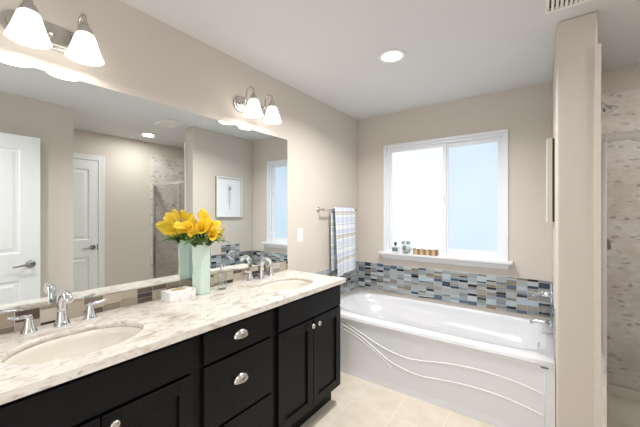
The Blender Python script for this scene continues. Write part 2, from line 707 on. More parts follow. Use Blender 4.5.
def door_leaf_mb(y0, y1, z0, z1, thick, panels):
    """leaf with its face at local x=0 facing -x; recessed raised panels"""
    f = MB()
    ys = sorted({y0, y1} | {p[0] for p in panels} | {p[1] for p in panels})
    zs = sorted({z0, z1} | {p[2] for p in panels} | {p[3] for p in panels})
    for i in range(len(ys) - 1):
        for j in range(len(zs) - 1):
            a, b, c, d = ys[i], ys[i + 1], zs[j], zs[j + 1]
            if any(a >= p[0] - 1e-6 and b <= p[1] + 1e-6 and c >= p[2] - 1e-6 and d <= p[3] + 1e-6 for p in panels):
                continue
            f.add([(0, a, c), (0, b, c), (0, b, d), (0, a, d)], [(0, 3, 2, 1)])
    for (a, b, c, d) in panels:
        rings = [(0, 0), (0.010, 0.012), (0.010, 0.028), (0.002, 0.050)]
        prev = None
        for (dx, ins) in rings:
            cur = [(dx, a + ins, c + ins), (dx, b - ins, c + ins), (dx, b - ins, d - ins), (dx, a + ins, d - ins)]
            if prev:
                f.add(prev + cur, [(i, i + 4, (i + 1) % 4 + 4, (i + 1) % 4) for i in range(4)])
            prev = cur
        f.add(prev, [(0, 3, 2, 1)])
    f.add([(0, y0, z0), (0, y1, z0), (0, y1, z1), (0, y0, z1), (thick, y0, z0), (thick, y1, z0), (thick, y1, z1), (thick, y0, z1)],
          [(4, 5, 6, 7), (0, 1, 5, 4), (1, 2, 6, 5), (2, 3, 7, 6), (3, 0, 4, 7)])
    return f


# open door standing against the near right wall
d1 = thing('door_1', None, None, (2.060, 0.04, 0.0), kind='structure')
lf = part(door_leaf_mb(0, 0.76, 0.012, 2.066, 0.035, [(0.125, 0.625, 0.22, 0.775), (0.125, 0.625, 1.015, 1.945)]), 'door_leaf', WHITE, d1)
lever_handle(d1, 0.693, 0.912, -1)
m = MB()
for z in (0.25, 1.04, 1.85):
    m.lathe([(0.006, -0.045), (0.006, 0.045)], 10, T(0.0175, -0.008, z))
part(m, 'hinges', DKMETAL, d1)

# closed door in the alcove
d2 = thing('door_2', None, None, (W - 0.012, 0.84 + 0.30, 0.0), kind='structure')
part(door_leaf_mb(0, 0.465, 0.012, 2.062, 0.011, [(0.0, 0.365, 0.22, 0.80), (0.0, 0.365, 1.022, 1.945)]), 'door_leaf', WHITE, d2)
lever_handle(d2, 0.405, 0.920, -1)
m = MB().box(-0.002, 0.0, 0.452, 0.464, 0.88, 0.96)
part(m, 'latch_plate', DKMETAL, d2)
m = MB()
m.box(-0.008, 0.012, 0.468, 0.538, 0.0, 2.136)
m.box(-0.008, 0.012, -0.06, 0.468, 2.068, 2.136)
m.box(-0.012, -0.008, 0.515, 0.538, 0.0, 2.136)
m.box(-0.012, -0.008, -0.06, 0.515, 2.113, 2.136)
part(m, 'door_casing', WHITE, d2, bevel=0.003)


# ------------------------------------------------------------------ vanity
F = 0.545   # face of doors and drawers
BOT = 0.130
TOPC = 0.868


def shaker(y0, y1, z0, z1, frame=0.056, th=0.019):
    """door: four frame members around a recessed flat panel, local x=0 is the back"""
    f = MB()
    f.box(0, th, y0, y0 + frame, z0, z1)
    f.box(0, th, y1 - frame, y1, z0, z1)
    f.box(0, th, y0 + frame, y1 - frame, z0, z0 + frame)
    f.box(0, th, y0 + frame, y1 - frame, z1 - frame, z1)
    f.box(0, 0.008, y0 + frame - 0.004, y1 - frame + 0.004, z0 + frame - 0.004, z1 - frame + 0.004)
    return f


def knob(parent, x, y, z):
    M = T(x, y, z) @ RY(PI / 2)
    k = MB().lathe([(0.0075, 0.0), (0.0065, 0.004), (0.0055, 0.012), (0.009, 0.016), (0.0155, 0.020), (0.0165, 0.024), (0.0145, 0.029), (0.008, 0.032), (0.001, 0.033)], 20, M)
    return part(k, 'knob', NICKEL, parent)


def cup_pull(parent, x, y, z):
    """half-dome bin pull, open underneath"""
    f = MB()
    nu, nv = 18, 8
    w, h, d = 0.045, 0.038, 0.027
    vs, fs = [], []
    for i in range(nu + 1):
        a = PI * i / nu
        for j in range(nv + 1):
            b = (PI / 2) * j / nv
            yy = -w * math.cos(a) * math.cos(b)
            zz = h * math.sin(a) * math.cos(b) - 0.014
            xx = d * math.sin(b)
            vs.append((x + xx, y + yy, z + zz))
    for i in range(nu):
        for j in range(nv):
            fs.append((i * (nv + 1) + j, i * (nv + 1) + j + 1, (i + 1) * (nv + 1) + j + 1, (i + 1) * (nv + 1) + j))
    f.add(vs, fs, smooth=True)
    o = part(f, 'cup_pull', NICKEL, parent, fix=False)
    s = o.modifiers.new('solid', 'SOLIDIFY')
    s.thickness = 0.002
    return o


def carcass(y0, y1):
    """box with toe-kick recess and a face frame, local y from 0"""
    f = MB()
    L = y1 - y0
    f.box(0.004, 0.510, 0, L, BOT, TOPC)
    f.box(0.020, 0.452, 0.0, L, 0.0, BOT)
    return f


def sink_base(y0, y1, fy0, fy1, ymid, label):
    c = thing('sink_cabinet', label, 'cabinet', (0, y0, 0))
    cc = MB()
    cc.box(0.004, 0.018 + 0.0, 0, y1 - y0, BOT, TOPC)                  # back
    cc.box(0.018, 0.508, 0, 0.016, BOT, TOPC)                         # sides
    cc.box(0.018, 0.508, y1 - y0 - 0.016, y1 - y0, BOT, TOPC)
    cc.box(0.018, 0.508, 0.016, y1 - y0 - 0.016, BOT, BOT + 0.016)      # bottom
    part(cc, 'body', CAB, c)
    part(MB().box(0.030, 0.452, 0.0, y1 - y0, 0.0, BOT), 'toe_kick', CAB, c)
    part(MB().box(0.508, F - 0.019, 0.0, y1 - y0, BOT, TOPC), 'face_frame', CAB, c)
    X = F - 0.019
    ff = MB().box(X, F, fy0 - y0, fy1 - y0, 0.722, 0.856)
    part(ff, 'false_front', CAB, c, bevel=0.002)
    for (a, b, ky) in ((fy0, ymid - 0.0025, ymid - 0.032), (ymid + 0.0025, fy1, ymid + 0.032)):
        d = shaker(a - y0, b - y0, 0.150, 0.708)
        dd = part(d, 'door', CAB, c, bevel=0.0012, seg=1)
        dd.location = (X, 0, 0)
        kk = knob(dd, 0.019, ky - y0, 0.675)
        kk['label'] = 'round nickel knob'
    return c


sink_base(0.0, 0.752, 0.062, 0.724, 0.400, 'dark espresso two door cabinet under the left sink, cut by the photo edge')
sink_base(1.214, 1.897, 1.238, 1.877, 1.556, 'dark espresso two door cabinet under the right sink, next to the bathtub')
dc = thing('drawer_cabinet', 'dark espresso cabinet with a stack of three drawers between the two sink cabinets', 'cabinet', (0, 0.752, 0))
part(MB().box(0.004, 0.508, 0, 0.462, BOT, TOPC), 'body', CAB, dc)
part(MB().box(0.030, 0.452, 0, 0.462, 0, BOT), 'toe_kick', CAB, dc)
part(MB().box(0.508, F - 0.019, 0, 0.462, BOT, TOPC), 'face_frame', CAB, dc)
for (z0, z1, kz) in ((0.724, 0.856, 0.797), (0.424, 0.710, 0.586), (0.150, 0.410, 0.300)):
    dr = part(MB().box(F - 0.019, F, 0.026, 0.436, z0, z1), 'drawer', CAB, dc, bevel=0.002)
    cup_pull(dr, F, 0.974 - 0.752, kz + 0.004)['label'] = 'brushed nickel cup pull'


def counter():
    """slab with two elliptical cut-outs"""
    z1, z0 = CZ, CZ - 0.030
    y_lo, y_hi = -0.02, CE
    x_lo, x_hi = 0.0, CX
    mb = MB()
    N = 72
    cuts = []
    for (sx, sy) in SINKS:
        cuts.append((sx, sy))
    bounds = [y_lo] + sum([[sy - 0.26, sy + 0.26] for _, sy in cuts], []) + [y_hi]
    for k in range(0, len(bounds), 2):
        a, b = bounds[k], bounds[k + 1]
        for z in (z0, z1):
            mb.add([(x_lo, a, z), (x_hi, a, z), (x_hi, b, z), (x_lo, b, z)], [(0, 1, 2, 3)])
    for (sx, sy) in cuts:
        a, b = sy - 0.26, sy + 0.26
        angs = [2 * PI * i / N for i in range(N)]
        for cxx, cyy in ((x_lo, a), (x_lo, b), (x_hi, a), (x_hi, b)):
            angs.append(math.atan2(cyy - sy, cxx - sx) % (2 * PI))
        angs = sorted(angs)
        n = len(angs)
        inner, outer = [], []
        for t in angs:
            c, s = math.cos(t), math.sin(t)
            r = 1 / math.sqrt((c / SA) ** 2 + (s / SB) ** 2)
            inner.append((sx + r * c, sy + r * s))
            ks = []
            if c > 1e-9: ks.append((x_hi - sx) / c)
            if c < -1e-9: ks.append((x_lo - sx) / c)
            if s > 1e-9: ks.append((b - sy) / s)
            if s < -1e-9: ks.append((a - sy) / s)
            k = min(ks)
            outer.append((sx + k * c, sy + k * s))
        for z in (z0, z1):
            vs = [(x, y, z) for x, y in inner] + [(x, y, z) for x, y in outer]
            mb.add(vs, [(i, (i + 1) % n, n + (i + 1) % n, n + i) for i in range(n)])
        vs = [(x, y, z0) for x, y in inner] + [(x, y, z1) for x, y in inner]
        mb.add(vs, [(i, (i + 1) % n, n + (i + 1) % n, n + i) for i in range(n)], smooth=True)
    mb.add([(x_hi, y_lo, z0), (x_hi, y_hi, z0), (x_hi, y_hi, z1), (x_hi, y_lo, z1)], [(0, 1, 2, 3)])
    mb.add([(x_lo, y_hi, z0), (x_hi, y_hi, z0), (x_hi, y_hi, z1), (x_lo, y_hi, z1)], [(0, 1, 2, 3)])
    mb.add([(x_lo, y_lo, z0), (x_hi, y_lo, z0), (x_hi, y_lo, z1), (x_lo, y_lo, z1)], [(0, 1, 2, 3)])
    mb.add([(x_lo, y_lo, z0), (x_lo, y_hi, z0), (x_lo, y_hi, z1), (x_lo, y_lo, z1)], [(0, 1, 2, 3)])
    o = mb.build('countertop', COUNTER)
    bm = bmesh.new()
    bm.from_mesh(o.data)
    bmesh.ops.remove_doubles(bm, verts=bm.verts, dist=1e-5)
    bmesh.ops.recalc_face_normals(bm, faces=bm.faces)
    bm.to_mesh(o.data)
    bm.free()
    return tag(o, 'long cream speckled quartz countertop with two oval cut-outs on the dark vanity', 'countertop')


SINKS = [(0.312, 0.415), (0.312, 1.560)]
SA, SB = 0.163, 0.212
counter()


def sink(sx, sy, label):
    t = thing('undermount_sink', label, 'sink', (sx, sy, CZ - 0.031), group=None)
    prof = [(1.10, 0.0), (1.02, 0.0), (1.0, -0.004), (0.985, -0.02), (0.95, -0.05), (0.86, -0.09), (0.68, -0.118), (0.42, -0.132), (0.2, -0.136), (0.12, -0.138)]
    n = 56
    f = MB()
    vs, fs = [], []
    for k, z in prof:
        for i in range(n):
            a = 2 * PI * i / n
            vs.append((SA * k * math.cos(a), SB * k * math.sin(a), z))
    for j in range(len(prof) - 1):
        for i in range(n):
            fs.append((j * n + i, j * n + (i + 1) % n, (j + 1) * n + (i + 1) % n, (j + 1) * n + i))
    fs.append(tuple((len(prof) - 1) * n + i for i in range(n)))
    f.add(vs, fs, smooth=True)
    o = part(f, 'bowl', PORC, t, fix=False)
    s = o.modifiers.new('solid', 'SOLIDIFY')
    s.thickness = 0.006
    s.offset = 1.0
    d = MB().lathe([(0.001, -0.1385), (0.022, -0.1385), (0.024, -0.1365), (0.018, -0.134), (0.010, -0.132), (0.001, -0.132)], 20, T(0, 0, 0.002))
    part(d, 'drain', CHROME, t)
    return t


sink(*SINKS[0], 'large white oval undermount sink in the near left part of the counter')
sink(*SINKS[1], 'white oval undermount sink at the far right end of the counter')


def faucet(y, label):
    t = thing('widespread_faucet', label, 'faucet', (0.070, y, CZ), group=None)
    s = MB()
    s.lathe([(0.029, 0.0), (0.029, 0.004), (0.025, 0.009), (0.0195, 0.028), (0.0165, 0.055), (0.0155, 0.075)], 24)
    pts, rr = [], []
    for i in range(15):
        a = PI * 0.80 * i / 14
        R = 0.046
        pts.append((R - R * math.cos(a), 0, 0.098 + 0.044 * math.sin(a)))
        rr.append(0.0165 - 0.003 * i / 14)
    pts = [(0, 0, 0.060), (0, 0, 0.080)] + pts + [(0.094, 0, 0.112)]
    rr = [0.0165, 0.0165] + rr + [0.0130]
    s.tube(pts, rr, 16)
    part(s, 'spout', CHROME, t)
    for sg in (-1, 1):
        h = MB()
        M = T(-0.006, sg * 0.102, 0)
        h.lathe([(0.027, 0.0), (0.027, 0.004), (0.023, 0.010), (0.017, 0.030), (0.0125, 0.052), (0.012, 0.060), (0.009, 0.068), (0.001, 0.071)], 24, M)
        p0 = Vector((-0.006, sg * 0.102, 0.060))
        pts = [p0 + Vector(q) for q in ((0.0, -sg * 0.006, 0.0), (0.007, sg * 0.016, 0.007), (0.012, sg * 0.034, 0.007), (0.016, sg * 0.050, 0.012), (0.019, sg * 0.064, 0.017))]
        h.tube(pts, [0.010, 0.012, 0.011, 0.010, 0.006], 12, flat=(1.0, 0.65))
        part(h, 'handle', CHROME, t)
    return t


faucet(0.419, 'chrome arched faucet with two lever handles behind the left sink')
faucet(1.562, 'chrome arched faucet with two lever handles behind the right sink')

# ------------------------------------------------------------------ mosaic tile bands
random.seed(7)


def tile_mats(prefix, cols):
    return [plain('%s_%d' % (prefix, i), srgb(*c), 0.12, coat=0.3, var=0.10, bscale=8) for i, c in enumerate(cols)]


BLUE_T = tile_mats('glass_tile', [(34, 38, 46), (82, 98, 118), (60, 72, 90), (134, 140, 142), (164, 170, 172), (186, 194, 197), (134, 126, 114), (154, 148, 138), (178, 190, 196), (148, 158, 165)])
BLUE_W = [13, 8, 6, 12, 16, 15, 11, 10, 13, 10]
WARMLIT_T = tile_mats('warm_lit_glass_tile', [(46, 38, 34), (84, 72, 62), (118, 106, 93), (148, 136, 120), (172, 162, 146), (192, 184, 170), (132, 120, 106)])  # tub band's tile type with warm lamp light painted into its colours
WARMLIT_W = [16, 14, 14, 16, 14, 10, 12]


def mosaic(mb, O, U, V, Nn, L, H, mats, wts, col=0.0765, th=0.008, hs=(0.012, 0.024, 0.024, 0.036, 0.048)):
    """stacked glass tiles on a wall: O origin, U along, V up, Nn outward"""
    O, U, V, Nn = Vector(O), Vector(U), Vector(V), Vector(Nn)
    g = 0.0011

    def slab(u0, u1, v0, v1, n0, n1, mi):
        vs = [O + U * u + V * v + Nn * n for n in (n0, n1) for v in (v0, v1) for u in (u0, u1)]
        mb.add([tuple(p) for p in vs], [(0, 2, 3, 1), (4, 5, 7, 6), (0, 1, 5, 4), (2, 6, 7, 3), (0, 4, 6, 2), (1, 3, 7, 5)], mi=mi)
    slab(0, L, 0, H, 0.0, th - 0.0015, 0)
    u = 0.0
    last = -1
    while u < L - 1e-4:
        u1 = min(L, u + col)
        v = -random.choice((0, 0.012, 0.02))
        while v < H - 1e-4:
            h = random.choice(hs)
            a, b = max(0, v), min(H, v + h)
            if H - b < 0.008:
                b = H
            if b - a > 0.004:
                k = random.choices(range(len(mats)), wts)[0]
                while k == last:
                    k = random.choices(range(len(mats)), wts)[0]
                if k == 0 and b - a > 0.030:
                    k = 4
                last = k
                slab(u + g, u1 - g, a + g, b - g, th - 0.002, th, k + 1)
            v += h
            if b == H:
                break
        u = u1


ts = thing('tile_backsplash', 'blue grey and white glass mosaic tile band around the bathtub', 'tile backsplash', (0.9, YW, 0.52))


def band(parent, name, O, U, Nn, L, H, mats, wts, loc, hs=(0.012, 0.024, 0.024, 0.036, 0.048)):
    mb = MB()
    O = Vector(O) - Vector(loc)
    mosaic(mb, O, U, (0, 0, 1), Nn, L, H, mats, wts, hs=hs)
    return part(mb, name, [GROUT] + mats, parent)


LOC = (0.9, YW, 0.52)
band(ts, 'window_wall_tiles', (0.009, YW, 0.520), (1, 0, 0), (0, -1, 0), PX - 0.018, 0.300, BLUE_T, BLUE_W, LOC)
band(ts, 'left_wall_tiles', (0, 2.262, 0.520), (0, 1, 0), (1, 0, 0), YW - 2.262 - 0.009, 0.300, BLUE_T, BLUE_W, LOC)
band(ts, 'partition_tiles', (PX, 2.262, 0.520), (0, 1, 0), (-1, 0, 0), YW - 2.262 - 0.009, 0.300, BLUE_T, BLUE_W, LOC)
band(ts, 'valve_tiles', (PX, 2.570, 0.822), (0, 1, 0), (-1, 0, 0), 0.306, 0.118, BLUE_T, BLUE_W, LOC)
vb = thing('vanity_backsplash', 'low glass mosaic strip, browned by painted warm light, between countertop and mirror', 'tile backsplash', (0, 0.95, CZ))
band(vb, 'tiles', (0, -0.02, CZ), (0, 1, 0), (1, 0, 0), 1.935, 0.078, WARMLIT_T, WARMLIT_W, (0, 0.95, CZ), hs=(0.024, 0.046, 0.052))
part(MB().box(0, 0.0095, -0.97, 0.965, 0.078, 0.0815), 'edge_trim', NICKEL, vb)

mr = MB().box(0.0, 0.006, 0.0, 1.912, 0.985, 1.980)
tag(mr.build('wall_mirror', MIRROR), 'large frameless mirror on the wall above the vanity', 'mirror')

# ------------------------------------------------------------------ bathtub
TUBX0, TUBX1, TUBY0, TUBY1, TZ = 0.003, PX - 0.003, 2.267, YW - 0.012, 0.499
tub = thing('bathtub', 'white alcove bathtub with curved relief lines on its apron under the window', 'bathtub', ((TUBX0 + TUBX1) / 2, TUBY0, 0))
OX, OY = (TUBX0 + TUBX1) / 2, TUBY0
bx = (TUBX1 - TUBX0) / 2
by0, by1 = 0.006, TUBY1 - TUBY0


def tub_ring(inset_l, inset_r, inset_f, inset_b, z, e_l=3.0, e_r=5.0, n=96, zf=None):
    """superellipse-like ring in the tub; left end rounder than the right end"""
    x0, x1 = -bx + inset_l, bx - inset_r
    y0, y1 = by0 + inset_f, by1 - inset_b
    cx, cy = (x0 + x1) / 2, (y0 + y1) / 2
    a, b = (x1 - x0) / 2, (y1 - y0) / 2
    out = []
    for i in range(n):
        t = 2 * PI * i / n
        c, s = math.cos(t), math.sin(t)
        e = e_l if c < 0 else e_r
        x = a * math.copysign(abs(c) ** (2 / e), c)
        y = b * math.copysign(abs(s) ** (2 / e), s)
        zz = z + (zf(cx + x, cy + y) if zf else 0)
        out.append((cx + x, cy + y, zz))
    return out


f = MB()
rings = []
n = 96
outer = []
for i in range(n):
    t = 2 * PI * i / n
    c, s = math.cos(t), math.sin(t)
    cy, hy = (by0 + by1) / 2, (by1 - by0) / 2
    k = 1 / max(abs(c), abs(s))
    outer.append((bx * c * k, cy + hy * s * k, TZ - 0.012))
outer2 = [((x) * (1 - 0.006 / bx), cy + (y - cy) * (1 - 0.010 / hy), TZ) for x, y, z in outer]
rings.append([(x, y, TZ - 0.03) for x, y, z in outer])
rings.append(outer)
rings.append(outer2)
rings.append(tub_ring(0.085, 0.062, 0.088, 0.055, TZ, 3.6, 7))
rings.append(tub_ring(0.092, 0.068, 0.098, 0.062, TZ - 0.006, 3.6, 7))
rings.append(tub_ring(0.100, 0.072, 0.105, 0.068, TZ - 0.030, 3.5, 6.5))
wav = lambda x, y: -0.035 - 0.10 * (1 / (1 + math.exp(-(x + 0.35) * 5)))
rings.append(tub_ring(0.125, 0.078, 0.114, 0.078, TZ - 0.020, 3.3, 6, zf=wav))
rings.append(tub_ring(0.145, 0.082, 0.128, 0.094, TZ - 0.026, 3.3, 6, zf=wav))
rings.append(tub_ring(0.21, 0.10, 0.145, 0.112, TZ - 0.24, 3.0, 5))
rings.append(tub_ring(0.30, 0.13, 0.17, 0.14, TZ - 0.34, 2.8, 4.5))
rings.append(tub_ring(0.42, 0.18, 0.22, 0.19, TZ - 0.375, 2.8, 4))
vs = sum(rings, [])
fs = []
for j in range(len(rings) - 1):
    for i in range(n):
        fs.append((j * n + i, j * n + (i + 1) % n, (j + 1) * n + (i + 1) % n, (j + 1) * n + i))
fs.append(tuple((len(rings) - 1) * n + i for i in range(n)))
f.add(vs, fs, smooth=True)
part(f, 'basin', ACRYL, tub, fix=True)


def smooth_curve(pts, sub=6):
    P = [pts[0]] + list(pts) + [pts[-1]]
    out = []
    for i in range(1, len(P) - 2):
        for k in range(sub):
            t = k / sub
            q = []
            for d in range(2):
                a, b, c, e = P[i - 1][d], P[i][d], P[i + 1][d], P[i + 2][d]
                q.append(0.5 * (2 * b + (c - a) * t + (2 * a - 5 * b + 4 * c - e) * t * t + (3 * b - a - 3 * c + e) * t ** 3))
            out.append(q)
    out.append(list(P[-1]))
    return out


ap = MB()
# apron face with a soft lip below the rim
prof = [(0.0, TZ - 0.026), (0.006, TZ - 0.034), (0.010, TZ - 0.05), (0.010, 0.05), (0.006, 0.0), (0.060, 0.0), (0.060, TZ - 0.04), (0.03, TZ - 0.026)]
k = len(prof)
vs = [(-bx, y, z) for y, z in prof] + [(bx, y, z) for y, z in prof]
ap.add(vs, [tuple(range(k)), tuple(range(2 * k - 1, k - 1, -1))] + [(i, (i + 1) % k, k + (i + 1) % k, k + i) for i in range(k)])
CA = [(0.02, 0.475), (0.15, 0.468), (0.316, 0.441), (0.479, 0.385), (0.60, 0.338), (0.729, 0.299), (0.851, 0.279), (0.978, 0.284), (1.129, 0.312), (1.339, 0.333), (1.525, 0.327), (1.644, 0.309), (1.725, 0.292)]
CB = [(0.02, 0.452), (0.15, 0.442), (0.316, 0.411), (0.496, 0.347), (0.632, 0.275), (0.745, 0.216), (0.864, 0.185), (0.988, 0.174), (1.129, 0.190), (1.292, 0.206), (1.484, 0.205), (1.619, 0.186), (1.725, 0.165)]
CC = [(0.02, 0.425), (0.15, 0.412), (0.316, 0.379), (0.479, 0.327), (0.648, 0.242), (0.735, 0.19), (0.757, 0.165), (0.745, 0.152)]
for c, r in ((CA, 0.0035), (CB, 0.0035), (CC, 0.0028)):
    pts = [(x - OX, 0.0100, z) for x, z in smooth_curve(c)]
    ap.tube(pts, r, 8, mi=1)
ap.tube([(1.729 - OX, 0.0105, 0.44), (1.729 - OX, 0.0105, 0.03)], 0.0022, 6, mi=0)
part(ap, 'apron', [ACRYL, CREAMLINE], tub)
b = MB().prism([(0.022 * math.cos(t * PI / 10), 0.0065 * math.sin(t * PI / 10)) for t in range(20)], 0, 0.003, T(1.728 - OX, 0.0105, 0.452) @ RX(PI / 2))
part(b, 'badge', LABELM, tub)
ov = MB().lathe([(0.001, 0), (0.032, 0), (0.034, 0.004), (0.030, 0.010), (0.001, 0.012)], 24, T(bx - 0.076, 0.36, TZ - 0.056) @ RY(-PI / 2))
part(ov, 'overflow_plate', CHROME, tub)
dn = MB().lathe([(0.001, 0), (0.030, 0), (0.030, 0.004), (0.001, 0.006)], 24, T(bx - 0.30, 0.42, TZ - 0.374))
part(dn, 'drain', CHROME, tub)

# tub valve and spout on the partition
tv = thing('tub_valve', 'round chrome tub valve with lever handle on the tiled partition above the spout', 'tub valve', (PX - 0.008, 2.745, 0.795))
M = RY(-PI / 2)
part(MB().lathe([(0.001, 0), (0.072, 0), (0.074, 0.003), (0.066, 0.009), (0.040, 0.014), (0.001, 0.014)], 36, M), 'escutcheon', CHROME, tv)
h = MB().lathe([(0.024, 0.010), (0.022, 0.03), (0.019, 0.05), (0.020, 0.058), (0.012, 0.064), (0.001, 0.066)], 24, M)
h.tube([(-0.045, 0, 0.004), (-0.062, -0.012, 0.000), (-0.082, -0.030, -0.008), (-0.100, -0.050, -0.012), (-0.110, -0.070, -0.008)], [0.018, 0.016, 0.014, 0.012, 0.008], 12, flat=(1, 0.6))
part(h, 'lever', CHROME, tv)
sp = MB()
sp.lathe([(0.032, 0.0), (0.030, 0.008), (0.024, 0.012)], 24, M)
sp.tube([(0, 0, 0), (-0.05, 0, 0.003), (-0.085, 0, 0.002), (-0.108, 0, -0.004), (-0.120, 0, -0.014), (-0.121, 0, -0.026)], [0.020, 0.018, 0.016, 0.015, 0.014, 0.012], 20)
so = sp.build('tub_spout', CHROME)
so.location = (PX - 0.008, 2.745, 0.590)
tag(so, 'chrome tub filler spout low on the tiled partition over the tub end', 'spout')


# ------------------------------------------------------------------ wall lights
def sconce(y, label):
    t = thing('vanity_light', label, 'wall light', (0.0, y, 2.135))
    # long oval back plate
    half, r = 0.095, 0.052
    poly = []
    for i in range(25):
        a = -PI / 2 + PI * i / 24
        poly.append((half + r * math.cos(a), r * math.sin(a)))
    for i in range(25):
        a = PI / 2 + PI * i / 24
        poly.append((-half + r * math.cos(a), r * math.sin(a)))
    Mx = Matrix(((0, 0, 1, 0), (1, 0, 0, 0), (0, 1, 0, 0), (0, 0, 0, 1)))
    p = MB().prism(poly, 0.0, 0.012, Mx)
    p.prism([(x * 0.90, z * 0.72) for x, z in poly], 0.012, 0.020, Mx)
    part(p, 'backplate', NICKEL, t, bevel=0.003)
    k = MB().lathe([(0.009, 0.018), (0.008, 0.030), (0.012, 0.036), (0.008, 0.044), (0.001, 0.047)], 16, RY(PI / 2))
    part(k, 'finial', NICKEL, t)
    for sg in (-1, 1):
        yy = sg * 0.0885
        a = MB()
        a.lathe([(0.018, 0.018), (0.016, 0.026), (0.008, 0.030)], 16, T(0, yy, 0) @ RY(PI / 2))
        pts = [(0.024, yy, 0.0), (0.052, yy, 0.004), (0.066, yy, 0.026), (0.068, yy, 0.055)]
        for i in range(1, 11):
            q = PI * i / 10
            pts.append((0.104 - 0.036 * math.cos(q), yy, 0.062 + 0.036 * math.sin(q)))
        pts.append((0.140, yy, 0.045))
        a.tube(pts, 0.0058, 10)
        part(a, 'arm', NICKEL, t)
        s = MB().lathe([(0.008, 0.052), (0.012, 0.047), (0.011, 0.040), (0.016, 0.035), (0.020, 0.030), (0.026, 0.018), (0.031, 0.002), (0.029, 0.0)], 24, T(0.140, yy, 0))
        part(s, 'socket', NICKEL, t)
        prof = [(0.026, 0.000), (0.031, -0.006), (0.036, -0.020), (0.041, -0.038), (0.047, -0.058), (0.054, -0.077), (0.058, -0.090), (0.063, -0.100), (0.064, -0.103)]
        sh = MB().lathe(prof, 32, T(0.140, yy, 0), cap=False)
        so = part(sh, 'lamp_shade', SHADE, t, fix=False)
        q = so.modifiers.new('solid', 'SOLIDIFY')
        q.thickness = 0.003
        part(MB().lathe([(0.001, -0.005), (0.014, -0.010), (0.018, -0.025), (0.026, -0.042), (0.027, -0.056), (0.020, -0.068), (0.001, -0.074)], 20, T(0.140, yy, 0)), 'bulb', LENS, t)
        l = bpy.data.lights.new('bulb_light', 'POINT')
        l.energy = BULB_W
        l.color = (1.0, 0.90, 0.77)
        l.shadow_soft_size = 0.012
        lo = bpy.data.objects.new('bulb_light', l)
        COL.objects.link(lo)
        lo.parent = t
        lo.location = (0.140, yy, -0.090)
    return t


sconce(0.391, 'two shade brushed nickel wall light over the left sink, cut by the photo edge')
sconce(1.511, 'two shade brushed nickel wall light over the right sink near the mirror end')


def downlight(x, y, label):
    t = thing('recessed_light', label, 'ceiling light', (x, y, CEIL))
    r = MB().lathe([(0.066, 0.0), (0.092, 0.0), (0.094, -0.003), (0.086, -0.007), (0.068, -0.006), (0.066, -0.004)], 40, cap=False)
    part(r, 'trim_ring', WHITE, t, fix=False)
    part(MB().lathe([(0.001, -0.0045), (0.060, -0.0045), (0.067, -0.002), (0.067, 0.0)], 40, cap=False), 'lens', LENS, t)
    return t


downlight(0.889, 1.983, 'round lit recessed light in the ceiling between mirror wall and window')
downlight(2.640, 2.036, 'round lit recessed light in front of the shower, seen in the mirror')

# exhaust fan grille
fan = thing('exhaust_fan', 'white slotted exhaust fan grille on the ceiling by the partition', 'exhaust fan', (1.865, 1.905, CEIL))
g = MB()
hw, hd = 0.137, 0.105
g.box(-hw, hw, -hd, -hd + 0.018, -0.022, 0)
g.box(-hw, hw, hd - 0.018, hd, -0.022, 0)
g.box(-hw, -hw + 0.018, -hd + 0.018, hd - 0.018, -0.022, 0)
g.box(hw - 0.018, hw, -hd + 0.018, hd - 0.018, -0.022, 0)
part(g, 'frame', PLASTIC, fan, bevel=0.003)
g = MB()
x = -hw + 0.026
while x < hw - 0.024:
    g.box(x, x + 0.0115, -hd + 0.018, hd - 0.018, -0.020, -0.006)
    x += 0.0185
part(g, 'slats', PLASTIC, fan)
part(MB().box(-hw + 0.018, hw - 0.018, -hd + 0.018, hd - 0.018, -0.003, 0), 'housing', GREYP, fan)

# ------------------------------------------------------------------ picture, switch, towel bar
pf = thing('framed_picture', 'framed botanical line drawing on the partition wall, seen edge-on and in the mirror', 'picture', (PX, 2.690, 1.588))
hy, hz = 0.211, 0.270
m = MB()
for (a, b, c, d) in ((-hy, -hy + 0.016, -hz, hz), (hy - 0.016, hy, -hz, hz), (-hy + 0.016, hy - 0.016, -hz, -hz + 0.016), (-hy + 0.016, hy - 0.016, hz - 0.016, hz)):
    m.box(-0.038, -0.012, a, b, c, d)
part(m, 'frame', CHAMP, pf, bevel=0.0015)
m = MB()
for (a, b, c, d) in ((-hy, -hy + 0.016, -hz, hz), (hy - 0.016, hy, -hz, hz), (-hy + 0.016, hy - 0.016, -hz, -hz + 0.016), (-hy + 0.016, hy - 0.016, hz - 0.016, hz)):
    m.box(-0.041, -0.038, a, b, c, d)
part(m, 'frame_face', WHITE, pf)
part(MB().box(-0.012, -0.001, -hy + 0.003, hy - 0.003, -hz + 0.003, hz - 0.003), 'gap_shadow_backing', BLACK, pf)  # black layer paints the gap shadow between frame and wall
part(MB().box(-0.020, -0.014, -hy + 0.016, hy - 0.016, -hz + 0.016, hz - 0.016), 'paper', PAPER, pf)
ink = MB()
xi = -0.0205
ink.tube([(xi, 0.01, -0.17), (xi, 0.0, -0.08), (xi, 0.006, 0.02), (xi, -0.004, 0.10), (xi, 0.01, 0.165)], 0.0022, 5)
rnd = random.Random(3)
for k in range(13):
    z = -0.10 + k * 0.02
    sg = 1 if k % 2 else -1
    L = 0.030 + 0.018 * rnd.random()
    ink.tube([(xi, 0.003, z), (xi, sg * L * 0.6, z + 0.02), (xi, sg * L, z + 0.034), (xi, sg * L * 0.7, z + 0.036), (xi, 0.003, z + 0.012)], 0.0012, 4)
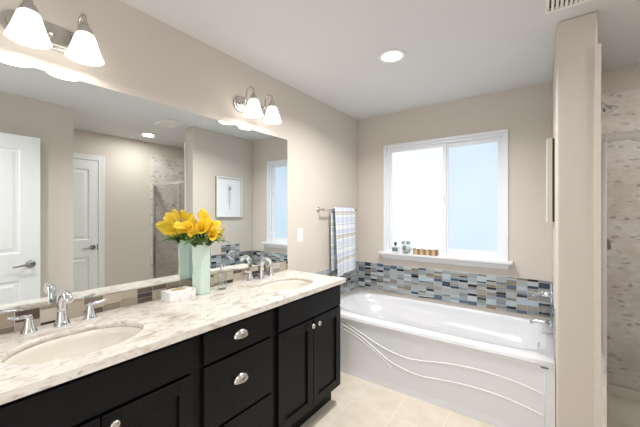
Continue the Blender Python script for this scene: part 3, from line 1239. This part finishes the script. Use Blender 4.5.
for k in range(7):
    a = 2 * PI * k / 7
    ink.tube([(xi, 0.012, 0.115), (xi, 0.012 + 0.03 * math.cos(a), 0.115 + 0.03 * math.sin(a)), (xi, 0.012 + 0.03 * math.cos(a + 0.6), 0.115 + 0.03 * math.sin(a + 0.6)), (xi, 0.012, 0.115)], 0.0014, 4)
part(ink, 'drawing', INK, pf)

sw = thing('light_switch', 'white rocker light switch plate on the wall right of the mirror', 'light switch', (0, 2.082, 1.182))
part(MB().box(0, 0.006, -0.036, 0.036, -0.058, 0.058), 'plate', PLASTIC, sw, bevel=0.002)
part(MB().box(0.006, 0.010, -0.017, 0.017, -0.034, 0.034), 'rocker', WHITE, sw, bevel=0.001)

tb = thing('towel_bar', 'brushed nickel towel bar on the wall beside the bathtub', 'towel bar', (0, 2.62, 1.405))
part(MB().tube([(0.066, -0.285, 0), (0.066, 0.355, 0)], 0.008, 12), 'bar', NICKEL, tb)
for yy in (-0.272, 0.342):
    part(MB().lathe([(0.026, 0), (0.026, 0.004), (0.018, 0.010), (0.010, 0.020), (0.009, 0.050), (0.013, 0.058), (0.013, 0.074), (0.001, 0.078)], 20, T(0, yy, 0) @ RY(PI / 2)), 'post', NICKEL, tb)


def towel():
    """folded towel hanging over the bar: outer layer front and back with soft folds"""
    y0, y1 = 2.505, 2.89
    zb, xb = 1.405, 0.066
    nU = 25
    prof = []
    Lf, Lb = 0.655, 0.60
    Rr = 0.017
    prof = [(xb + Rr + 0.006, zb - Lf + Lf * i / 16) for i in range(17)]
    for i in range(1, 8):
        a = PI * i / 8
        prof.append((xb + (Rr + 0.004) * math.cos(a), zb + (Rr) * math.sin(a)))
    prof += [(xb - Rr - 0.004, zb - Lb * i / 14) for i in range(0, 15)]
    vs, uv = [], []
    acc = 0.0
    prev = None
    for j, (x, z) in enumerate(prof):
        if prev:
            acc += math.hypot(x - prev[0], z - prev[1])
        prev = (x, z)
        for i in range(nU):
            u = i / (nU - 1)
            y = y0 + (y1 - y0) * u
            down = max(0.0, min(1.0, (zb - z) / 0.6))
            front = 1 if j < 20 else -1
            fold = 0.010 * math.sin(u * 9.0 + 0.7) * down + 0.004 * math.sin(u * 23 + 2) * down
            xx = x + (fold if front > 0 else fold * 0.3) + 0.012 * down * (1 if front > 0 else 0)
            yy = y + 0.012 * down * (1 if u < 0.5 else -0.6) * (abs(u - 0.5) * 2)
            zz = z + (0.035 * u * down if front > 0 else 0.03 * u * down)
            vs.append((max(0.012, xx), yy, zz))
            uv.append((yy - y0 + 0.02, acc))
    fs = []
    for j in range(len(prof) - 1):
        for i in range(nU - 1):
            fs.append((j * nU + i, j * nU + i + 1, (j + 1) * nU + i + 1, (j + 1) * nU + i))
    m = MB()
    m.add(vs, fs, smooth=True)
    m.uv = uv
    o = m.build('hand_towel', PLAID, fix=False)
    s = o.modifiers.new('solid', 'SOLIDIFY')
    s.thickness = 0.008
    s.offset = 1.0
    b = o.modifiers.new('bevel', 'BEVEL')
    b.width = 0.003
    b.segments = 2
    tag(o, 'blue, white and tan plaid towel hanging folded over the towel bar', 'towel')


towel()

# ------------------------------------------------------------------ shower
pan = MB()
px0, px1, py0, py1 = PXR + 0.013, W - 0.012, 2.275, YW - 0.012
cxp, cyp = (px0 + px1) / 2, (py0 + py1) / 2
pan.box(px0, px1, py0, 2.385, 0, 0.105)
for (a, b, c, d) in ((px0, px0 + 0.03, 2.385, py1), (px1 - 0.03, px1, 2.385, py1), (px0 + 0.03, px1 - 0.03, py1 - 0.03, py1)):
    pan.box(a, b, c, d, 0, 0.105)
pan.box(px0 + 0.03, px1 - 0.03, 2.385, py1 - 0.03, 0, 0.040)
po = pan.build('shower_pan', PAN, bevel=0.006)
tag(po, 'cream white shower base with a low curb inside the glass enclosure', 'shower base')

se = thing('shower_enclosure', 'chrome framed clear glass shower enclosure right of the partition', 'shower enclosure', (px0, 2.33, 0.105))
ZT = 1.815 - 0.105
Ls = px1 - px0
part(MB().box(0, Ls, -0.020, 0.020, ZT - 0.040, ZT).box(0, Ls, -0.026, 0.026, ZT - 0.008, ZT), 'top_rail', CHROME, se, bevel=0.002)
part(MB().box(0, Ls, -0.022, 0.022, 0, 0.030), 'bottom_rail', CHROME, se, bevel=0.002)
for (a, b) in ((0.0, 0.042), (0.405, 0.440), (Ls - 0.030, Ls)):
    part(MB().box(a, b, -0.018, 0.018, 0.030, ZT - 0.040), 'post', CHROME, se, bevel=0.003)
for (a, b) in ((0.042, 0.405), (0.440, Ls - 0.030)):
    part(MB().box(a, b, -0.003, 0.003, 0.030, ZT - 0.040), 'glass_panel', SHGLASS, se)
hb = MB().tube([(0.50, -0.003, 0.85), (0.50, -0.045, 0.85), (0.50, -0.045, 1.05), (0.50, -0.003, 1.05)], 0.007, 10)
part(hb, 'door_pull', CHROME, se)

sh = thing('shower_sprayer', 'chrome shower head on a short arm high above the shower glass rail', 'shower head', (px0, 2.72, 2.105))
part(MB().lathe([(0.028, 0), (0.026, 0.006), (0.012, 0.012)], 20, RY(PI / 2)).tube([(0, 0, 0), (0.030, 0, 0.008), (0.060, 0, 0.0), (0.080, 0, -0.025)], 0.010, 12), 'arm', DKMETAL, sh)
part(MB().lathe([(0.012, 0.03), (0.016, 0.012), (0.020, 0.0), (0.046, -0.028), (0.052, -0.036), (0.050, -0.042), (0.001, -0.042)], 28, T(0.085, 0, -0.040) @ RY(-0.55)), 'head', CHROME, sh)

mv = thing('shower_valve', 'chrome shower mixer valve with drooping lever on the marble partition side', 'shower valve', (px0, 2.72, 1.205))
part(MB().lathe([(0.001, 0), (0.075, 0), (0.075, 0.004), (0.060, 0.010), (0.001, 0.012)], 32, RY(PI / 2)), 'escutcheon', CHROME, mv)
part(MB().tube([(0.008, 0, 0.0), (0.07, 0, 0.004), (0.092, 0, -0.006), (0.100, 0, -0.032), (0.103, 0, -0.066)], [0.017, 0.014, 0.013, 0.011, 0.009], 14), 'lever', DKMETAL, mv)

# ------------------------------------------------------------------ things on the counter
VX, VY = 0.080, 1.071


def vase():
    f = MB()
    n = 6
    prof = [(0.050, 0.0), (0.0545, 0.006), (0.0560, 0.10), (0.0530, 0.145), (0.0565, 0.20), (0.0575, 0.310), (0.0535, 0.310), (0.0520, 0.18), (0.0500, 0.02)]
    vs, fs = [], []
    for j, (r, z) in enumerate(prof):
        for i in range(n):
            a = 2 * PI * i / n + 0.36
            vs.append((r * math.cos(a), r * math.sin(a), z))
    for j in range(len(prof) - 1):
        for i in range(n):
            fs.append((j * n + i, j * n + (i + 1) % n, (j + 1) * n + (i + 1) % n, (j + 1) * n + i))
    fs.append(tuple(reversed(range(n))))
    fs.append(tuple((len(prof) - 1) * n + i for i in range(n)))
    f.add(vs, fs)
    o = f.build('faceted_vase', MINT, bevel=0.0015)
    o.location = (VX, VY, CZ)
    tag(o, 'tall mint green six sided ceramic vase on the counter against the mirror', 'vase')


vase()
MOUTH = CZ + 0.310


def orient(d, roll=0.0):
    d = Vector(d).normalized()
    return d.to_track_quat('Z', 'Y').to_matrix().to_4x4() @ RZ(roll)


def calla(base, d, L, tipdir, label):
    """base: where the spathe starts, d: its axis, tipdir: roll of the pointed tip"""
    base = Vector(base)
    loc = Vector((VX, VY, CZ + 0.14))
    t = thing('calla_lily', label, 'flower', tuple(loc), group='yellow calla lilies in the vase')
    M = T(*(base - loc)) @ orient(d, tipdir)
    nU, nV = 22, 9
    vs, fs = [], []
    for j in range(nV + 1):
        v = j / nV
        for i in range(nU + 1):
            a = -PI + 2 * PI * i / nU
            lip = 0.5 + 0.5 * math.cos(a)          # tip at a = 0
            flare = max(0.0, v - 0.55) / 0.45
            r = 0.006 + (0.022 * v ** 1.3) * (L / 0.11)
            r2 = r + 0.007 * flare ** 2 * (0.3 + lip)
            sharp = lip ** 5
            x = r2 * math.cos(a) * (1 - 0.25 * flare * sharp) + 0.020 * flare ** 2 * sharp
            y = r2 * math.sin(a)
            z = L * v * (0.50 + 0.18 * lip) + L * 0.34 * flare ** 1.4 * sharp - 0.008 * flare ** 2 * (1 - lip)
            if i == 0:
                x -= 0.002
                y *= 0.9
            if i == nU:
                x += 0.004
            vs.append((x, y, z))
    for j in range(nV):
        for i in range(nU):
            fs.append((j * (nU + 1) + i, j * (nU + 1) + i + 1, (j + 1) * (nU + 1) + i + 1, (j + 1) * (nU + 1) + i))
    m = MB()
    m.add(vs, fs, M, smooth=True)
    o = part(m, 'spathe', YELLOW, t, fix=False)
    s = o.modifiers.new('solid', 'SOLIDIFY')
    s.thickness = 0.0012
    part(MB().tube([M @ Vector((0, 0, 0.01)), M @ Vector((0, 0, L * 0.3)), M @ Vector((0.002, 0, L * 0.55))], [0.004, 0.005, 0.003], 8), 'spadix', YELLOW2, t)
    dn = Vector(d).normalized()
    mo = Vector((VX, VY, MOUTH)) + Vector((base.x - VX, base.y - VY, 0)) * 0.35
    mo.x = min(max(mo.x, VX - 0.035), VX + 0.035)
    mo.y = min(max(mo.y, VY - 0.035), VY + 0.035)
    a = Vector((VX + (mo.x - VX) * 0.3, VY + (mo.y - VY) * 0.3, CZ + 0.10))
    pts = [a - loc, mo - loc, (mo * 0.35 + (base - dn * 0.02) * 0.65) - loc, base + dn * 0.004 - loc]
    part(MB().tube(pts, 0.0042, 8), 'stem', STEM, t)
    return t


CAL = 'yellow calla lily in the mint vase, '
calla((0.112, 1.030, 1.262), (0.35, -0.90, 0.25), 0.125, 0.3, CAL + 'the one reaching furthest left')
calla((0.135, 1.040, 1.268), (0.70, -0.55, 0.40), 0.130, 0.6, CAL + 'opening left of centre towards the room')
calla((0.135, 1.072, 1.250), (0.85, -0.10, 0.05), 0.130, 2.6, CAL + 'the lowest, facing the room above the rim')
calla((0.108, 1.078, 1.262), (0.60, 0.35, 0.50), 0.095, 0.2, CAL + 'leaning right towards the soap dispenser')
calla((0.085, 1.035, 1.285), (0.25, -0.65, 0.52), 0.120, 0.5, CAL + 'upright, tallest left of centre')
calla((0.100, 1.088, 1.285), (0.40, 0.12, 0.75), 0.110, 2.5, CAL + 'upright, tallest right of centre')
calla((0.060, 1.010, 1.265), (-0.08, -0.90, 0.32), 0.120, 0.3, CAL + 'behind the leftmost one, next to the mirror')
calla((0.055, 1.080, 1.275), (0.02, 0.25, 0.75), 0.095, 1.5, CAL + 'at the back right next to the mirror')
calla((0.130, 1.058, 1.290), (0.55, -0.30, 0.70), 0.110, 2.0, CAL + 'half open, between the two tall ones')
calla((0.090, 1.010, 1.278), (0.20, -0.80, 0.50), 0.115, 4.2, CAL + 'above the one reaching furthest left')


def sprig(seed, d, L, label, kind='fern'):
    rnd = random.Random(seed)
    loc = Vector((VX, VY, CZ + 0.16))
    d = Vector(d).normalized()
    nm = 'fern_frond' if kind == 'fern' else 'blossom_sprig'
    t = thing(nm, label, 'greenery' if kind == 'fern' else 'flower', tuple(loc), group='fern fronds in the vase' if kind == 'fern' else 'golden blossom sprigs in the vase')
    mo = Vector((VX + d.x * 0.03, VY + d.y * 0.03, MOUTH))
    side = Vector((d.x, d.y, 0)).normalized() if Vector((d.x, d.y, 0)).length > 0.01 else Vector((0, 1, 0))
    pts = [Vector((VX, VY, CZ + 0.18)), mo]
    for k in range(1, 7):
        u = k / 6
        q = mo + d * L * u + Vector((0, 0, -0.045 * u * u))
        q.x = max(q.x, 0.022)
        pts.append(q)
    pts = [p - loc for p in pts]
    part(MB().tube(pts, [0.002] * 6 + [0.0015, 0.001], 5), 'stem', STEM, t)
    m = MB()
    if kind == 'fern':
        for k in range(70):
            u = 0.05 + 0.95 * k / 70
            f = 2 + u * 5 - 1
            i = min(int(f), len(pts) - 2)
            p = pts[i].lerp(pts[i + 1], f - i)
            a = rnd.uniform(0, 2 * PI)
            l = 0.030 * (1.1 - u * 0.7) + 0.008
            dirv = (d * 0.5 + Vector((math.cos(a) * 0.6, math.sin(a), rnd.uniform(-0.5, 0.7)))).normalized()
            e = p + dirv * l
            if e.x + loc.x < 0.012:
                e.x = 0.012 - loc.x
            w = dirv.cross(Vector((0, 0, 1))).normalized() * 0.0042
            mid = p.lerp(e, 0.5)
            up = Vector((0, 0, 0.0006))
            m.add([tuple(p), tuple(mid + w), tuple(e), tuple(mid - w), tuple(mid + up)], [(0, 1, 4), (1, 2, 4), (2, 3, 4), (3, 0, 4)])
        part(m, 'leaflets', FERN, t, fix=False)
    else:
        for k in range(26):
            u = 0.35 + 0.65 * k / 26
            f = 2 + u * 5 - 1
            i = min(int(f), len(pts) - 2)
            p = pts[i].lerp(pts[i + 1], f - i) + Vector((rnd.uniform(-.014, .014), rnd.uniform(-.018, .018), rnd.uniform(-.008, .02)))
            M = T(*p) @ RX(rnd.uniform(-1, 1)) @ RY(rnd.uniform(-1, 1))
            for q in range(5):
                a = 2 * PI * q / 5
                c, s = math.cos(a), math.sin(a)
                R = 0.014
                m.add([(0, 0, 0), (R * 0.6 * math.cos(a - .5), R * 0.6 * math.sin(a - .5), 0.004), (R * c, R * s, 0.007), (R * 0.6 * math.cos(a + .5), R * 0.6 * math.sin(a + .5), 0.004)], [(0, 1, 2, 3)], M)
        part(m, 'blossoms', YELLOW2, t, fix=False)
    return t


FN = 'feathery green fern frond in the mint vase, '
sprig(1, (0.35, -0.85, 0.22), 0.14, FN + 'lowest on its left side')
sprig(2, (0.10, -0.80, 0.30), 0.13, FN + 'on the left behind the lilies')
sprig(3, (0.45, 0.85, 0.14), 0.14, FN + 'drooping lowest over the right rim')
sprig(4, (0.25, 0.90, 0.40), 0.13, FN + 'reaching furthest right')
sprig(5, (0.80, 0.35, 0.30), 0.10, FN + 'in front below the lilies')
sprig(6, (0.45, 0.75, 0.62), 0.13, FN + 'upright at the right, among the golden blossoms')
sprig(7, (0.75, -0.30, 0.30), 0.09, FN + 'in front at the left rim')
BN = 'sprig of small golden blossoms in the mint vase, '
sprig(11, (0.60, 0.80, 0.95), 0.155, BN + 'right of the lilies', 'b')
sprig(12, (0.50, 0.90, 0.62), 0.130, BN + 'lowest at the right, above the fern', 'b')
sprig(13, (0.25, 0.60, 0.95), 0.16, BN + 'tallest, next to the mirror', 'b')
for k, (dx, dy, lb) in enumerate(((0.6, -0.5, 'at the left front of the vase mouth'), (0.9, 0.2, 'at the middle front of the vase mouth'), (0.4, 0.8, 'at the right of the vase mouth'), (0.2, -0.9, 'at the far left of the vase mouth'))):
    loc = Vector((VX, VY, MOUTH - 0.06))
    b = MB()
    for q in range(3):
        dd = Vector((dx + 0.25 * math.sin(q * 2.1 + k), dy + 0.25 * math.cos(q * 2.1 + k), 1.1)).normalized()
        s = Vector((-dd.y, dd.x, 0)).normalized()
        P = [Vector((dx, dy, 0)) * 0.022 + dd * 0.115 * u for u in (0, 0.35, 0.6, 0.8, 1.0)]
        wd = [0.003, 0.009, 0.014, 0.011, 0.0005]
        vs = []
        for p, w_ in zip(P, wd):
            vs += [tuple(p - s * w_), tuple(p + Vector((0, 0, -0.003))), tuple(p + s * w_)]
        fs = []
        for i in range(4):
            fs += [(i * 3, i * 3 + 1, i * 3 + 4, i * 3 + 3), (i * 3 + 1, i * 3 + 2, i * 3 + 5, i * 3 + 4)]
        b.add(vs, fs, smooth=True)
    o = b.build('leaf_sprig', LEAFD, fix=False)
    o.location = loc
    tag(o, 'dark green leaves ' + lb + ', below the lilies', 'greenery', 'dark leaves at the vase mouth')

# tissue box
tbx = thing('tissue_box', 'low white marbled tissue box on the counter left of the vase', 'tissue box', (0.080, 0.928, CZ), rz=0.0)
m = MB().box(-0.048, 0.048, -0.074, 0.074, 0, 0.050)
part(m, 'carton', BOXM, tbx, bevel=0.0015)
m = MB().prism([(0.022 * math.cos(i * PI / 16), 0.044 * math.sin(i * PI / 16)) for i in range(32)], 0.050, 0.0508)
part(m, 'opening', KRAFT, tbx)
m = MB()
vs, fs = [], []
for j in range(4):
    for i in range(24):
        a = 2 * PI * i / 24
        r = [0.016, 0.013, 0.009, 0.004][j]
        vs.append((r * math.cos(a) * (1 + 0.25 * math.sin(3 * a + j)), 1.9 * r * math.sin(a), 0.0505 + [0, 0.004, 0.007, 0.009][j] + 0.0015 * math.sin(4 * a)))
for j in range(3):
    for i in range(24):
        fs.append((j * 24 + i, j * 24 + (i + 1) % 24, (j + 1) * 24 + (i + 1) % 24, (j + 1) * 24 + i))
m.add(vs, fs, smooth=True)
part(m, 'tissue', KRAFT, tbx)

# glass soap dispenser
sd = thing('soap_dispenser', 'clear glass soap dispenser on the counter right of the mint vase', 'soap dispenser', (0.100, 1.198, CZ))
part(MB().lathe([(0.001, 0.0), (0.027, 0.0), (0.029, 0.003), (0.029, 0.095), (0.026, 0.105), (0.014, 0.114), (0.013, 0.120), (0.011, 0.120), (0.011, 0.112), (0.024, 0.102), (0.0265, 0.094), (0.0265, 0.008), (0.001, 0.006)], 28, cap=False), 'bottle', CLEAR, sd)
part(MB().lathe([(0.014, 0.118), (0.014, 0.130), (0.006, 0.132), (0.005, 0.148), (0.010, 0.149), (0.010, 0.156), (0.001, 0.157)], 20).tube([(0.0, 0, 0.152), (0.025, -0.004, 0.153), (0.036, -0.006, 0.148)], 0.004, 8), 'pump', CHROME, sd)

# ------------------------------------------------------------------ things on the window sill
SZ = wz0 + 0.020
pb = thing('perfume_bottle', 'small square glass bottle with dark stopper at the left end of the window sill', 'bottle', (0.466, 3.092, SZ))
part(MB().box(-0.042, 0.042, -0.016, 0.016, 0, 0.068), 'bottle', CLEAR, pb, bevel=0.005)
part(MB().box(-0.030, 0.030, -0.0175, -0.0165, 0.014, 0.052), 'label_patch', LABELM, pb)
part(MB().lathe([(0.008, 0.068), (0.008, 0.080), (0.014, 0.086), (0.016, 0.104), (0.001, 0.108)], 16), 'stopper', BLACK, pb)
cj = thing('candle_jar', 'clear glass candle jar with silver rim beside the small bottle on the sill', 'candle', (0.580, 3.090, SZ))
part(MB().lathe([(0.001, 0.0), (0.036, 0.0), (0.038, 0.004), (0.043, 0.118), (0.041, 0.118), (0.036, 0.012), (0.001, 0.010)], 28, cap=False), 'jar', CLEAR, cj)
part(MB().lathe([(0.0435, 0.100), (0.045, 0.100), (0.046, 0.120), (0.0445, 0.120)], 28, cap=False), 'rim', NICKEL, cj)
part(MB().lathe([(0.001, 0.012), (0.034, 0.012), (0.035, 0.062), (0.001, 0.062)], 24, cap=False), 'wax', PLASTIC, cj)
part(MB().box(-0.018, 0.014, -0.0425, -0.0405, 0.035, 0.082), 'label_patch', LABELM, cj)
bk = thing('wicker_basket', 'small striped wicker basket on the sill left of the window mullion', 'basket', (0.780, 3.085, SZ))
m = MB()
ax, ay, h_ = 0.112, 0.034, 0.052
for (a, b, c, d) in ((-ax, ax, -ay, -ay + 0.006), (-ax, ax, ay - 0.006, ay), (-ax, -ax + 0.006, -ay + 0.006, ay - 0.006), (ax - 0.006, ax, -ay + 0.006, ay - 0.006)):
    m.box(a, b, c, d, 0, h_)
m.box(-ax + 0.006, ax - 0.006, -ay + 0.006, ay - 0.006, 0, 0.006)
part(m, 'weave', WICKER, bk, bevel=0.002)
m = MB().tube([(-ax, -ay, h_), (ax, -ay, h_), (ax, ay, h_), (-ax, ay, h_), (-ax, -ay, h_)], 0.005, 8)
part(m, 'rim', WICKER, bk)
for k in range(3):
    x0 = 0.780 + (-0.068 + 0.068 * k)
    r = MB().lathe([(0.002, -0.027), (0.024, -0.027), (0.026, -0.022), (0.026, 0.022), (0.024, 0.027), (0.002, 0.027)], 20, RX(PI / 2))
    o = r.build('rolled_washcloth', PLASTIC)
    o.location = (x0, 3.085, SZ + 0.044)
    tag(o, 'white rolled washcloth in the sill basket, ' + ('leftmost of three', 'in the middle of three', 'rightmost of three')[k], 'washcloth', 'rolled washcloths in the basket')
